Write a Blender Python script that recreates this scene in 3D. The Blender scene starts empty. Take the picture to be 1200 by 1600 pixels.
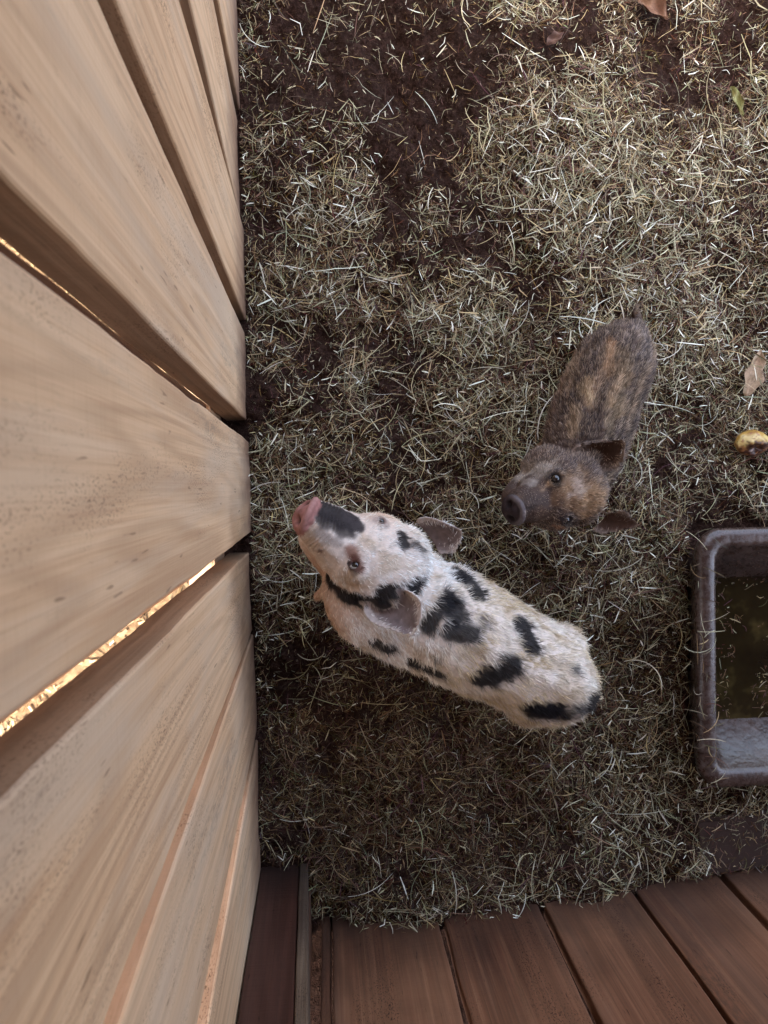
import bpy, bmesh, math
import numpy as np
from mathutils import Vector, Matrix
from mathutils.bvhtree import BVHTree

R = math.radians
sc = bpy.context.scene
COL = sc.collection
rng = np.random.default_rng(11)

# ------------------------------------------------------------------ camera
F_PX, CAM_H = 1200.0, 1.5                       # pixels of a 1200x1600 frame
_nad = np.array([503 - 600, 759 - 800, F_PX]); _d = _nad / np.linalg.norm(_nad)
_Z = -_d
_X = np.array([1, 0, 0]) - _Z * _Z[0]; _X /= np.linalg.norm(_X)
_Y = np.cross(_Z, _X)
if _Y[1] > 0: _Y = -_Y
_a = -0.02108; _n = math.hypot(1, _a)
_Y2 = (_Y + _a * _X) / _n; _X2 = (_X - _a * _Y) / _n
CB = np.array([_X2, _Y2, _Z])                   # world = CB @ cam(x right, y down, z forward)
CAM = np.array([0, 0, CAM_H])

def ray(px, py):
    v = CB @ np.array([px - 600, py - 800, F_PX]); return v
def at(px, py, z):
    v = ray(px, py); return CAM + v * ((z - CAM_H) / v[2])
def at_x(px, py, x):
    v = ray(px, py); return CAM + v * (x / v[0])
def at_plane(px, py, p, n):
    v = ray(px, py); return CAM + v * (np.dot(p - CAM, n) / np.dot(v, n))

cd = bpy.data.cameras.new('camera'); cam = bpy.data.objects.new('camera', cd); COL.objects.link(cam)
cd.sensor_fit = 'HORIZONTAL'; cd.sensor_width = 36; cd.lens = 36
cd.clip_start = 0.02; cd.clip_end = 1000
M = Matrix([list(CB @ np.array([1, 0, 0])), list(CB @ np.array([0, -1, 0])), list(CB @ np.array([0, 0, -1]))]).transposed()
cam.matrix_world = Matrix.Translation(Vector(CAM)) @ M.to_4x4()
cd.dof.use_dof = True; cd.dof.focus_distance = 1.22; cd.dof.aperture_fstop = 15
sc.camera = cam

# ------------------------------------------------------------------ light
SUN_EL, SUN_AZ = 70.0, 246.0     # azimuth measured counter-clockwise from +X : sun stands over (-X,-Y)
w = bpy.data.worlds.new('World'); sc.world = w; w.use_nodes = True
nt = w.node_tree; bg = nt.nodes['Background']
sky = nt.nodes.new('ShaderNodeTexSky'); sky.sky_type = 'NISHITA'; sky.sun_disc = False
sky.sun_elevation = R(SUN_EL); sky.sun_rotation = R(90 - SUN_AZ)
sky.air_density = 0.8; sky.dust_density = 6.0; sky.ozone_density = 0.6
hs = nt.nodes.new('ShaderNodeHueSaturation'); hs.inputs['Saturation'].default_value = .80      # desaturated so the sky light is less blue
nt.links.new(sky.outputs[0], hs.inputs['Color']); nt.links.new(hs.outputs[0], bg.inputs[0]); bg.inputs[1].default_value = 0.15
sl = bpy.data.lights.new('sun', 'SUN'); sl.energy = 2.0; sl.angle = R(0.5); sl.color = (1, .93, .82)
sun = bpy.data.objects.new('sun', sl); COL.objects.link(sun)
sd = Vector((math.cos(R(SUN_AZ)) * math.cos(R(SUN_EL)), math.sin(R(SUN_AZ)) * math.cos(R(SUN_EL)), math.sin(R(SUN_EL))))
sun.rotation_euler = sd.to_track_quat('Z', 'Y').to_euler()
sc.view_settings.view_transform = 'Standard'; sc.view_settings.look = 'None'
sc.view_settings.gamma = 1; sc.view_settings.exposure = 3.3

# ------------------------------------------------------------------ helpers
def h3(i, j, k, s):
    n = (i.astype(np.int64) * 374761393 + j.astype(np.int64) * 668265263 + k.astype(np.int64) * 2147483647 + s * 974634777) & 0xffffffff
    n = ((n ^ (n >> 13)) * 1274126177) & 0xffffffff
    n = (n ^ (n >> 16)) & 0xffffffff
    return n / 4294967295.0
def vn(P, scale, seed=0):
    P = np.asarray(P, float) * scale
    if P.shape[-1] == 2: P = np.concatenate([P, np.zeros(P.shape[:-1] + (1,))], -1)
    b = np.floor(P); f = P - b; f = f * f * (3 - 2 * f); b = b.astype(np.int64)
    out = 0
    for dx in (0, 1):
        for dy in (0, 1):
            for dz in (0, 1):
                wgt = (f[..., 0] if dx else 1 - f[..., 0]) * (f[..., 1] if dy else 1 - f[..., 1]) * (f[..., 2] if dz else 1 - f[..., 2])
                out = out + wgt * h3(b[..., 0] + dx, b[..., 1] + dy, b[..., 2] + dz, seed)
    return out
def fbm(P, scale, seed=0, o=4):
    s = 0; a = .5
    for i in range(o): s = s + a * vn(P, scale * 2 ** i, seed + i); a *= .5
    return s / (1 - .5 ** o)
def sstep(a, b, x):
    t = np.clip((x - a) / (b - a), 0, 1); return t * t * (3 - 2 * t)

def mesh(name, V, F, mat, parent=None, col=None, smooth=False):
    V = np.asarray(V, np.float32)
    me = bpy.data.meshes.new(name)
    if isinstance(F, np.ndarray):
        n, k = F.shape
        me.vertices.add(len(V)); me.vertices.foreach_set('co', V.ravel())
        me.loops.add(n * k); me.loops.foreach_set('vertex_index', F.astype(np.int32).ravel())
        me.polygons.add(n); me.polygons.foreach_set('loop_start', np.arange(0, n * k, k, dtype=np.int32))
        me.update(calc_edges=True)
    else:
        me.from_pydata([tuple(map(float, v)) for v in V], [], F); me.update()
    if col is not None:
        ca = me.color_attributes.new('Col', 'FLOAT_COLOR', 'POINT')
        c4 = np.ones((len(V), 4), np.float32); c4[:, :3] = col; ca.data.foreach_set('color', c4.ravel())
    if smooth: me.polygons.foreach_set('use_smooth', np.ones(len(me.polygons), bool))
    o = bpy.data.objects.new(name, me); COL.objects.link(o)
    if mat: me.materials.append(mat)
    if parent: o.parent = parent
    return o
def tag(o, label=None, cat=None, group=None, kind=None):
    if label: o['label'] = label
    if cat: o['category'] = cat
    if group: o['group'] = group
    if kind: o['kind'] = kind
    return o
def empty(name, loc=(0, 0, 0)):
    o = bpy.data.objects.new(name, None); COL.objects.link(o); o.location = loc; o.empty_display_size = .05
    return o
def adopt(child, par):          # children are modelled in world coordinates
    child.parent = par; child.matrix_parent_inverse = Matrix.Translation(-Vector(par.location)); return child

# ---- materials
class NT:
    def __init__(s, name):
        s.m = bpy.data.materials.new(name); s.m.use_nodes = True; s.t = s.m.node_tree
        s.b = s.t.nodes['Principled BSDF']
    def n(s, typ, **kw):
        nd = s.t.nodes.new(typ)
        for k, v in kw.items():
            if k in nd.inputs: nd.inputs[k].default_value = v
            else: setattr(nd, k, v)
        return nd
    def l(s, a, b): s.t.links.new(a, b)
    def noise(s, vec, scale, detail=4, rough=.55, dist=0):
        nd = s.n('ShaderNodeTexNoise'); nd.inputs['Scale'].default_value = scale; nd.inputs['Detail'].default_value = detail
        nd.inputs['Roughness'].default_value = rough; nd.inputs['Distortion'].default_value = dist
        s.l(vec, nd.inputs['Vector']); return nd.outputs['Fac']
    def mapr(s, v, a, b, c=0, d=1):
        nd = s.n('ShaderNodeMapRange'); nd.clamp = True
        for i, x in zip((1, 2, 3, 4), (a, b, c, d)): nd.inputs[i].default_value = x
        s.l(v, nd.inputs[0]); return nd.outputs[0]
    def mix(s, fac, a, b, mode='MIX'):
        nd = s.n('ShaderNodeMix', data_type='RGBA', blend_type=mode)
        for sock, x in ((nd.inputs[0], fac), (nd.inputs[6], a), (nd.inputs[7], b)):
            if hasattr(x, 'is_linked') or hasattr(x, 'links'): s.l(x, sock)
            elif isinstance(x, (int, float)): sock.default_value = x
            else: sock.default_value = (*x, 1)
        return nd.outputs[2]
    def math(s, op, a, b=0.0):
        nd = s.n('ShaderNodeMath', operation=op)
        for sock, x in ((nd.inputs[0], a), (nd.inputs[1], b)):
            if isinstance(x, (int, float)): sock.default_value = x
            else: s.l(x, sock)
        return nd.outputs[0]
    def ramp(s, v, stops):
        nd = s.n('ShaderNodeValToRGB'); e = nd.color_ramp.elements
        while len(e) < len(stops): e.new(.5)
        for x, (p, c) in zip(e, stops): x.position = p; x.color = (*c, 1)
        s.l(v, nd.inputs[0]); return nd.outputs[0]
    def bump(s, h, strength, dist):
        nd = s.n('ShaderNodeBump'); nd.inputs['Strength'].default_value = strength; nd.inputs['Distance'].default_value = dist
        s.l(h, nd.inputs['Height']); s.l(nd.outputs[0], s.b.inputs['Normal'])

def wood(name, dark, mid, light, grey, dirt, foot=0.12, greyamt=.5, rough=.75, sawn=.5):
    t = NT(name)
    tc = t.n('ShaderNodeTexCoord'); oi = t.n('ShaderNodeObjectInfo')
    mul = t.n('ShaderNodeVectorMath', operation='MULTIPLY'); mul.inputs[1].default_value = (7.3, 5.1, 9.7)
    cmb = t.n('ShaderNodeCombineXYZ')
    for i in range(3): t.l(oi.outputs['Random'], cmb.inputs[i])
    t.l(cmb.outputs[0], mul.inputs[0])
    add = t.n('ShaderNodeVectorMath', operation='ADD'); t.l(tc.outputs['Object'], add.inputs[0]); t.l(mul.outputs[0], add.inputs[1])
    v = add.outputs[0]
    def mp(sx, sy, sz):
        m = t.n('ShaderNodeMapping'); m.inputs['Scale'].default_value = (sx, sy, sz); t.l(v, m.inputs['Vector']); return m.outputs[0]
    big = t.noise(mp(7, 7, .5), 1.0, 2, .5, .15)                       # growth-ring field, long along z
    rings = t.math('SINE', t.math('MULTIPLY', big, 95.0))
    rings = t.mapr(rings, -1, 1)
    fine = t.noise(mp(300, 300, 4), 1.0, 3, .65)
    med = t.noise(mp(80, 80, 1.0), 1.0, 4, .62, .1)
    c = t.ramp(med, [(.04, dark), (.48, mid), (.95, light)])
    c = t.mix(t.mapr(rings, .35, 1.0, 0, .32), c, tuple(x * .62 for x in dark))
    c = t.mix(t.mapr(fine, .48, .68, 0, .5), c, dark)
    patch = t.noise(mp(9, 9, 1.3), 1.0, 5, .62, .3)
    c = t.mix(t.mapr(patch, .48, .64, 0, greyamt), c, grey)
    mil = t.noise(mp(11, 11, 1.6), 1.0, 6, .72, .2); mil2 = t.noise(mp(210, 210, 60), 1.0, 3, .6)
    c = t.mix(t.math('MULTIPLY', t.mapr(mil, .54, .68), t.mapr(mil2, .42, .60, .1, .75)), c, tuple(x * .38 for x in grey))
    tone = t.noise(mp(3, 3, 2), 1.0, 2, .5)
    c = t.mix(t.mapr(tone, .35, .7, 0, .35), c, light)
    # scuffs across the grain from the saw, specks, dark nicks
    saw = t.noise(mp(10, 10, 190), 1.0, 2, .6)
    c = t.mix(t.mapr(saw, .55, .8, 0, .22 * sawn), c, tuple(x * .7 for x in dark))
    speck = t.noise(mp(520, 520, 230), 1.0, 2, .5)
    pz = t.noise(mp(14, 14, 3), 1.0, 4, .65)
    sp = t.math('MULTIPLY', t.mapr(speck, .55, .64), t.mapr(pz, .50, .66))
    c = t.mix(t.math('MULTIPLY', sp, .75), c, tuple(x * .3 for x in dark))
    nick = t.noise(mp(160, 160, 22), 1.0, 1, .5)
    c = t.mix(t.mapr(nick, .73, .78, 0, .55), c, tuple(x * .35 for x in dark))
    # dirt rubbed on near the floor
    sep = t.n('ShaderNodeSeparateXYZ'); t.l(tc.outputs['Object'], sep.inputs[0])
    dn = t.noise(mp(14, 14, 7), 1.0, 4, .6)
    hh = t.math('ADD', sep.outputs[2], t.math('MULTIPLY', dn, -foot * 1.6))
    c = t.mix(t.mapr(hh, -foot * .8, foot * .45, .85, 0), c, dirt)
    t.l(c, t.b.inputs['Base Color'])
    t.b.inputs['Roughness'].default_value = rough
    t.b.inputs['Specular IOR Level'].default_value = .15
    hgt = t.math('ADD', t.math('MULTIPLY', fine, .6), t.math('ADD', t.math('MULTIPLY', rings, .35), t.math('MULTIPLY', saw, .5)))
    t.bump(hgt, .55, .0012)
    return t.m

M_board = wood('pale_sawn_timber', (.44, .24, .125), (.65, .42, .24), (.74, .53, .34), (.55, .42, .30), (.12, .06, .04), foot=.17, greyamt=.65)
M_boardcut = wood('timber_edge', (.27, .15, .08), (.46, .28, .16), (.56, .37, .23), (.33, .22, .14), (.05, .03, .02), sawn=.1, greyamt=.3)
M_stain = wood('red_brown_stained_timber', (.03, .012, .007), (.15, .062, .034), (.38, .19, .10), (.12, .07, .05), (.045, .025, .018), foot=.24, greyamt=.55, rough=.6, sawn=.2)
M_darkpost = wood('dark_stained_post', (.03, .012, .008), (.062, .026, .018), (.095, .043, .030), (.08, .045, .034), (.02, .012, .01), foot=.1, greyamt=.4, rough=.55, sawn=.1)
M_weather = wood('weathered_edge', (.08, .05, .032), (.17, .115, .075), (.26, .19, .13), (.10, .065, .045), (.04, .028, .022), foot=.3, greyamt=.6, rough=.8, sawn=.2)
M_sill = wood('muddy_beam', (.03, .017, .013), (.06, .035, .027), (.085, .052, .04), (.075, .05, .042), (.05, .03, .023), foot=.2, greyamt=.4, rough=.7, sawn=.1)

def attr_mat(name, rough=.6, spec=.3, var=0.0, trans=0.0):
    t = NT(name); a = t.n('ShaderNodeAttribute'); a.attribute_name = 'Col'
    c = a.outputs['Color']
    if var:
        tc = t.n('ShaderNodeTexCoord'); nz = t.noise(tc.outputs['Object'], 420, 2)
        c = t.mix(t.mapr(nz, .3, .7, 0, var), c, (.02, .012, .008))
    t.l(c, t.b.inputs['Base Color']); t.b.inputs['Roughness'].default_value = rough; t.b.inputs['Specular IOR Level'].default_value = spec
    return t
M_hay = attr_mat('dry_hay', .6, .18).m
M_chaff = attr_mat('hay_chaff', .85, .06).m
M_fur = attr_mat('pig_hair', .6, .10).m
tt = attr_mat('pig_skin', .65, .08)
_tc = tt.n('ShaderNodeTexCoord'); tt.bump(tt.noise(_tc.outputs['Object'], 500, 3), .4, .0012); M_skin = tt.m

def soil():
    t = NT('trodden_soil'); tc = t.n('ShaderNodeTexCoord'); v = tc.outputs['Object']
    n1 = t.noise(v, 9, 6, .65, .3); n2 = t.noise(v, 120, 5, .65); n3 = t.noise(v, 420, 2, .5)
    c = t.ramp(n2, [(.3, (.014, .007, .005)), (.5, (.036, .018, .013)), (.72, (.08, .045, .032))])
    c = t.mix(t.mapr(n1, .4, .65, 0, .6), c, (.03, .017, .012))
    c = t.mix(t.mapr(n3, .66, .74, 0, .8), c, (.17, .12, .08))
    t.l(c, t.b.inputs['Base Color']); t.b.inputs['Roughness'].default_value = .95; t.b.inputs['Specular IOR Level'].default_value = .05
    t.bump(t.math('ADD', n2, t.math('MULTIPLY', n3, .4)), 1.0, .012)
    return t.m
M_soil = soil()
def simple(name, cols, scale, rough=.7, spec=.3, bump=.002, detail=5, bs=.5):
    t = NT(name); tc = t.n('ShaderNodeTexCoord'); v = tc.outputs['Object']
    n = t.noise(v, scale, detail, .6, .3)
    k = len(cols); c = t.ramp(n, [(.3 + .4 * i / max(k - 1, 1), cc) for i, cc in enumerate(cols)])
    t.l(c, t.b.inputs['Base Color']); t.b.inputs['Roughness'].default_value = rough; t.b.inputs['Specular IOR Level'].default_value = spec
    if bump: t.bump(t.noise(v, scale * 2.5, 4), bs, bump)
    return t.m
M_sand = simple('sandy_path_soil', [(.05, .03, .016), (.11, .07, .038), (.17, .12, .07)], 60, .95, .1, .004)

# ------------------------------------------------------------------ the floor of the pen
WX = at(386, 660, 0)[0]                        # plane of the plank wall's face
print('WX', WX)
BW_A = at(520, 1446, 0.03); BW_B = at(1125, 1365, 0.03)
BD = (BW_B - BW_A)[:2]; BD /= np.linalg.norm(BD); BN = np.array([-BD[1], BD[0]])   # along / into the pen
def bw_dist(x, y): return (x - BW_A[0]) * BN[0] + (y - BW_A[1]) * BN[1]            # distance in front of the stained wall
TR_A = at(1085, 826, .13); TR_B = at(1085, 1222, .10)
TRX0, TRY1, TRY0 = TR_A[0] + .002, TR_A[1], TR_B[1]; TRX1 = TRX0 + .62
print('trough', TRX0, TRY0, TRY1)

def blob(P, px, py, r):
    c = at(px, py, 0); r = r * 1.5 / 1200
    return np.exp(-((P[..., 0] - c[0]) ** 2 + (P[..., 1] - c[1]) ** 2) / (r * r))
def ground_h(x, y):
    P = np.stack([x, y], -1)
    h = (fbm(P, 6, 3, 3) - .5) * .075 + (fbm(P, 24, 9, 3) - .5) * .034 + (fbm(P, 85, 19, 3) - .5) * .019
    inside = sstep(-.3, -.1, x)
    d = bw_dist(x, y)
    h = h + .045 * sstep(.13, .03, d) * sstep(.0, .06, x) * sstep(.72, .60, x)
    h = h + .03 * blob(P, 1040, 1000, 60) + .03 * blob(P, 1060, 1240, 90) + .02 * blob(P, 950, 950, 80)
    h = h + .05 * blob(P, 1062, 1325, 42)
    h = h + .02 * blob(P, 980, 260, 150) - .012 * blob(P, 640, 1200, 170) - .01 * blob(P, 560, 100, 150)
    h = h * inside - .0
    intr = sstep(TRX0 + .04, TRX0 + .07, x) * sstep(TRX1 + .03, TRX1 - .03, x) * sstep(TRY0 - .03, TRY0 + .03, y) * sstep(TRY1 + .03, TRY1 - .03, y)
    return h * (1 - intr) - .02 * intr
def density(x, y):
    P = np.stack([x, y], -1)
    D = .55 + .9 * (fbm(P, 4.2, 31, 3) - .5) + 1.7 * (fbm(P, 13, 41, 3) - .5)
    D = D - .80 * blob(P, 540, 110, 160) - .70 * blob(P, 700, 90, 120) - .35 * blob(P, 420, 120, 100) - .45 * blob(P, 880, 40, 80) - .30 * blob(P, 1130, 80, 110)
    D = D - .6 * blob(P, 410, 620, 50) - .40 * blob(P, 590, 720, 60) - .25 * blob(P, 540, 560, 70) - .35 * blob(P, 1080, 450, 50)
    D = D + .45 * blob(P, 960, 270, 170) + .4 * blob(P, 830, 220, 80) + .3 * blob(P, 800, 640, 110) + .4 * blob(P, 1000, 900, 110) + .4 * blob(P, 1000, 1230, 150) + .4 * blob(P, 700, 1370, 200) + .3 * blob(P, 430, 800, 60) + .3 * blob(P, 1100, 620, 110)
    return np.clip(D, .06, 1.25)

def grid(name, x0, x1, y0, y1, nx, ny, zf, mat, **k):
    xs = np.linspace(x0, x1, nx); ys = np.linspace(y0, y1, ny); X, Y = np.meshgrid(xs, ys, indexing='xy')
    V = np.stack([X, Y, zf(X, Y)], -1).reshape(-1, 3)
    i = np.arange(nx * ny).reshape(ny, nx)
    F = np.stack([i[:-1, :-1], i[:-1, 1:], i[1:, 1:], i[1:, :-1]], -1).reshape(-1, 4)
    return mesh(name, V, F, mat, smooth=True, **k)
# one sheet: fine in the pen, stretching out to the horizon
def axis(a, b, step, far, n):
    core = np.arange(a, b + step / 2, step); g = np.geomspace(.05, far, n)
    return np.concatenate([a - g[::-1], core, b + g])
xs = axis(-.6, 1.5, .005, 150, 26); ys = axis(-1.1, 1.6, .005, 150, 26)
X, Y = np.meshgrid(xs, ys, indexing='xy')
fade = sstep(3.0, 1.2, np.maximum(np.abs(X - .4), np.abs(Y)))
V = np.stack([X, Y, ground_h(X, Y) * fade], -1).reshape(-1, 3)
ii = np.arange(V.shape[0]).reshape(len(ys), len(xs))
F = np.stack([ii[:-1, :-1], ii[:-1, 1:], ii[1:, 1:], ii[1:, :-1]], -1).reshape(-1, 4)
tag(mesh('ground', V, F, M_soil, smooth=True), kind='structure')
tag(grid('path', -6, WX - .06, -8, 8, 120, 240, lambda x, y: .006 + .012 * fbm(np.stack([x, y], -1), 6, 5, 2), M_sand), kind='structure')

# ------------------------------------------------------------------ hay strands
def ribbons(P, az, L, W, curve, tilt, nseg, colr, taper=.5, roll=None, clampg=True, kink=None):
    N = len(P); t = np.linspace(0, 1, nseg + 1)
    ang = az[:, None] + curve[:, None] * (t[None] - .5)
    if kink is not None: ang = ang + kink[:, None] * (t[None] > .5)
    dx = np.cos(ang) * (L / nseg)[:, None]; dy = np.sin(ang) * (L / nseg)[:, None]
    x = P[:, 0, None] + np.concatenate([np.zeros((N, 1)), np.cumsum(dx[:, 1:], 1)], 1) - (np.cos(az) * L / 2)[:, None]
    y = P[:, 1, None] + np.concatenate([np.zeros((N, 1)), np.cumsum(dy[:, 1:], 1)], 1) - (np.sin(az) * L / 2)[:, None]
    z = P[:, 2, None] + tilt[:, None] * L[:, None] * (t[None] - .5) + (rng.random(N) * .22 * L)[:, None] * (.25 - (t[None] - .5) ** 2)
    if clampg: z = np.maximum(z, ground_h(x, y) + .0015)
    C = np.stack([x, y, z], -1)
    if roll is None: roll = rng.normal(0, .5, N)
    wv = np.stack([-np.sin(ang) * np.cos(roll)[:, None], np.cos(ang) * np.cos(roll)[:, None], np.broadcast_to(np.sin(roll)[:, None], ang.shape)], -1)
    prof = 1 - taper * np.abs(2 * t - 1) ** 2
    wv = wv * (W[:, None] * prof[None] / 2)[..., None]
    V = np.stack([C - wv, C + wv], 2)                         # N, nseg+1, 2, 3
    b = (np.arange(N) * (nseg + 1) * 2)[:, None]; s = (np.arange(nseg) * 2)[None]
    F = np.stack([b + s, b + s + 1, b + s + 3, b + s + 2], -1).reshape(-1, 4)
    Cc = np.repeat(colr, (nseg + 1) * 2, 0)
    return V.reshape(-1, 3), F, Cc
def cat(parts):
    Vs, Fs, Cs = [], [], []; o = 0
    for v, f, c in parts: Vs.append(v); Fs.append(f + o); Cs.append(c); o += len(v)
    return np.concatenate(Vs), np.concatenate(Fs), np.concatenate(Cs)
PAL = np.array([[.36, .325, .20], [.51, .455, .29], [.50, .38, .20], [.16, .125, .07], [.11, .058, .03], [.76, .74, .60], [.22, .135, .072], [.28, .29, .17]])
def hay_colors(N, p): 
    c = PAL[rng.choice(len(PAL), N, p=p)]; return np.clip(c * rng.uniform(.7, 1.15, (N, 1)) + rng.normal(0, .012, (N, 3)), .01, .9)
P_MIX = [.20, .14, .10, .18, .15, .05, .12, .06]
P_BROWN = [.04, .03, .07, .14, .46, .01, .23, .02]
def sample(n, x0=None, x1=1.45, y0=-.95, y1=1.5, dens=True, gain=1.0):
    x0 = WX + .004 if x0 is None else x0
    out = []; m = 0
    while m < n:
        x = rng.uniform(x0, x1, n); y = rng.uniform(y0, y1, n)
        inview = (x < 1.02) & (y < 1.08)
        keep = rng.random(n) < (np.clip(density(x, y) * gain, 0, 1) if dens else 1) * np.where(inview, 1, .35)
        keep &= ~((x > TRX0 + .036) & (x < TRX1 + .002) & (y > TRY0 - .002) & (y < TRY1 + .002))
        lim = np.where(x < at(478, 1360, 0)[0] + .006, at(440, 1345, 0)[1], -99)
        keep &= (bw_dist(x, y) > .004) & (y > lim)
        k = np.stack([x, y], -1)[keep]; out.append(k); m += len(k)
    return np.concatenate(out)[:n]
def flow(P, seed):   # combed direction of each clump
    return (vn(P, 17, seed) * 2 - .5) * 2 * math.pi
def layer(n, L0, L1, W0, W1, zmax, pal, nseg, spread=1.6, curve=1.0, tilt=.18, gain=1.0, seed=71, kinkp=.15):
    P = sample(n, gain=gain); g = ground_h(P[:, 0], P[:, 1]); D = density(P[:, 0], P[:, 1])
    z = g + rng.random(n) ** 1.2 * zmax * np.clip(D, .15, 1)
    az = flow(P, seed) + rng.normal(0, spread, n)
    L = L0 + (L1 - L0) * rng.random(n) ** 2.2
    W = rng.uniform(W0, W1, n)
    kink = np.where(rng.random(n) < kinkp, rng.normal(0, 1.1, n), 0)
    br = 1.1 * blob(P, 640, 1195, 200) + .8 * blob(P, 480, 1270, 110) + .7 * blob(P, 830, 900, 60) + .6 * blob(P, 820, 1240, 110) + 1.5 * (fbm(P, 9, 61, 3) - .42)  # blobs put the piglets' shade into browner hay; noise term is random
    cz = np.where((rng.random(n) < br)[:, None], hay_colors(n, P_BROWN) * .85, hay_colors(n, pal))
    # strands by the wall lie along it instead of going through
    lim = np.minimum(P[:, 0] - WX, bw_dist(P[:, 0], P[:, 1])); short = lim < L * .5
    L = np.where(short, np.maximum(lim * 1.7, .009), L)
    return ribbons(np.column_stack([P, z]), az, L, W, rng.normal(0, curve, n), rng.normal(0, tilt, n), nseg, cz, kink=kink)
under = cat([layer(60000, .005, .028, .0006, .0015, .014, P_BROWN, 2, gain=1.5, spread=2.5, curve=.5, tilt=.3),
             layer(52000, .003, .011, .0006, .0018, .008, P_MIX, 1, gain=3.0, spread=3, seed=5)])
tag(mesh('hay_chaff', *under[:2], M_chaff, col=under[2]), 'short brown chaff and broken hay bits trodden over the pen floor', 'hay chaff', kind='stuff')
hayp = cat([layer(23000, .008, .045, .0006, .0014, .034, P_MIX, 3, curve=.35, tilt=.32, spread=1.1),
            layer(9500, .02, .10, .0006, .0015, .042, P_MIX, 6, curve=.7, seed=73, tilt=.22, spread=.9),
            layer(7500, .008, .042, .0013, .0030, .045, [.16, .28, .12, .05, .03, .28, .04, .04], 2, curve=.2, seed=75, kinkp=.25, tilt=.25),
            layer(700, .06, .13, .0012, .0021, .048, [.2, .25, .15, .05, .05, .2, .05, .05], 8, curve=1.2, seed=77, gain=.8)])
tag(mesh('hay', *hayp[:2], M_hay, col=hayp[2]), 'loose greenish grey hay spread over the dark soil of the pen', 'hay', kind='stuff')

# wood chips out in the sun behind the plank wall
n = 9000
P = np.column_stack([rng.uniform(WX - 1.0, WX - .07, n), rng.uniform(-1.2, 1.2, n)]); 
cc = np.array([[.27, .19, .10], [.19, .125, .07], [.09, .055, .03], [.34, .25, .15], [.04, .025, .015]])[rng.choice(5, n, p=[.35, .25, .15, .15, .1])] * rng.uniform(.8, 1.1, (n, 1))
ch = ribbons(np.column_stack([P, .014 + .015 * rng.random(n)]), rng.uniform(0, 6.28, n), rng.uniform(.008, .03, n), rng.uniform(.003, .009, n), rng.normal(0, .3, n), rng.normal(0, .3, n), 1, cc, taper=.3, clampg=False)
tag(mesh('wood_chips', *ch[:2], M_chaff, col=ch[2]), 'pale sunlit wood chips on the ground behind the plank wall', 'wood chips', kind='stuff')

# ------------------------------------------------------------------ planks
def plank(name, o, ds, dn, sL, sR, z0, z1, th, mat, parent, proud=0, seed=0, rows=70, rough=.0014, cham=.0028, label=None):
    """o origin (2d), ds along the wall, dn out of the wall into the pen; sL,sR functions of z"""
    zs = np.linspace(z0, z1, rows); k = np.arange(rows)
    L = sL(zs) + (vn(np.column_stack([zs, zs * 0 + seed]), 9, seed) - .5) * rough * 2 + (vn(np.column_stack([zs, zs * 0 + seed + 5]), 70, seed) - .5) * rough * .7
    Rr = sR(zs) + (vn(np.column_stack([zs, zs * 0 + seed + 9]), 9, seed) - .5) * rough * 2 + (vn(np.column_stack([zs, zs * 0 + seed + 7]), 70, seed) - .5) * rough * .7
    warp = (vn(np.column_stack([zs, zs * 0 + seed + 3]), 2.2, seed) - .5) * .003
    m = 8
    ring = []
    c = cham
    for a, b in [(0, -c), (c * .3, -c * .3), (c, 0)]: ring.append((L + a, warp + b + proud))
    for f in np.linspace(0, 1, m)[1:-1]: ring.append((L + c + (Rr - L - 2 * c) * f, warp + proud + (vn(np.column_stack([zs, zs * 0 + f * 3]), 4, seed + 2) - .5) * .0015))
    for a, b in [(-c, 0), (-c * .3, -c * .3), (0, -c)]: ring.append((Rr + a, warp + b + proud))
    ring.append((Rr, warp * 0 - th + proud)); ring.append((L, warp * 0 - th + proud))
    K = len(ring); V = np.zeros((rows, K, 3))
    for j, (s, d) in enumerate(ring):
        V[:, j, 0] = o[0] + ds[0] * s + dn[0] * d; V[:, j, 1] = o[1] + ds[1] * s + dn[1] * d; V[:, j, 2] = zs
    V = V.reshape(-1, 3); Fs = []
    for r in range(rows - 1):
        for j in range(K):
            a = r * K + j; b = r * K + (j + 1) % K; Fs.append((a, b, b + K, a + K))
    Fs.append(tuple(range(K))[::-1]); Fs.append(tuple((rows - 1) * K + j for j in range(K)))
    ob = mesh(name, V, Fs, mat)
    bm = bmesh.new(); bm.from_mesh(ob.data); bmesh.ops.recalc_face_normals(bm, faces=bm.faces); bm.to_mesh(ob.data); bm.free()
    if M_boardcut and mat is M_board:
        ob.data.materials.append(M_boardcut)
        for p in ob.data.polygons:
            j = p.index % K
            if p.index < (rows - 1) * K and (j == K - 1 or j == K - 3): p.material_index = 1
    if parent: adopt(ob, parent)
    if label: ob['label'] = label
    return ob
def lin(pts):          # [(s,z),...] -> straight line fit s(z)
    pts = np.array(pts); a, b = np.polyfit(pts[:, 1], pts[:, 0], 1); return lambda z: a * z + b
def wl(*px): 
    return lin([(lambda q: (q[1], q[2]))(at_x(x, y, WX)) for x, y in px])
fence = empty('plank_fence', (WX, 0, 0))
tag(fence, 'tall pale wall of wide upright planks along the left of the pen', 'plank wall')
c_ = wl((335, 0), (355, 95), (374, 190)); cR = wl((341, 0), (358, 90), (375, 182))
b_n = wl((275, 0), (326, 162), (356, 284), (376, 348)); b_f = wl((302, 0), (337, 180), (379, 343))
a_n = wl((160, 0), (210, 127), (284, 297), (324, 389), (378, 508)); a_f = wl((183, 0), (234, 136), (314, 332), (382, 500))
g1_f = wl((0, 267), (175, 437), (306, 577), (385, 656)); g1_n = wl((0, 400), (192, 542), (306, 630), (388, 691))
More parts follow.
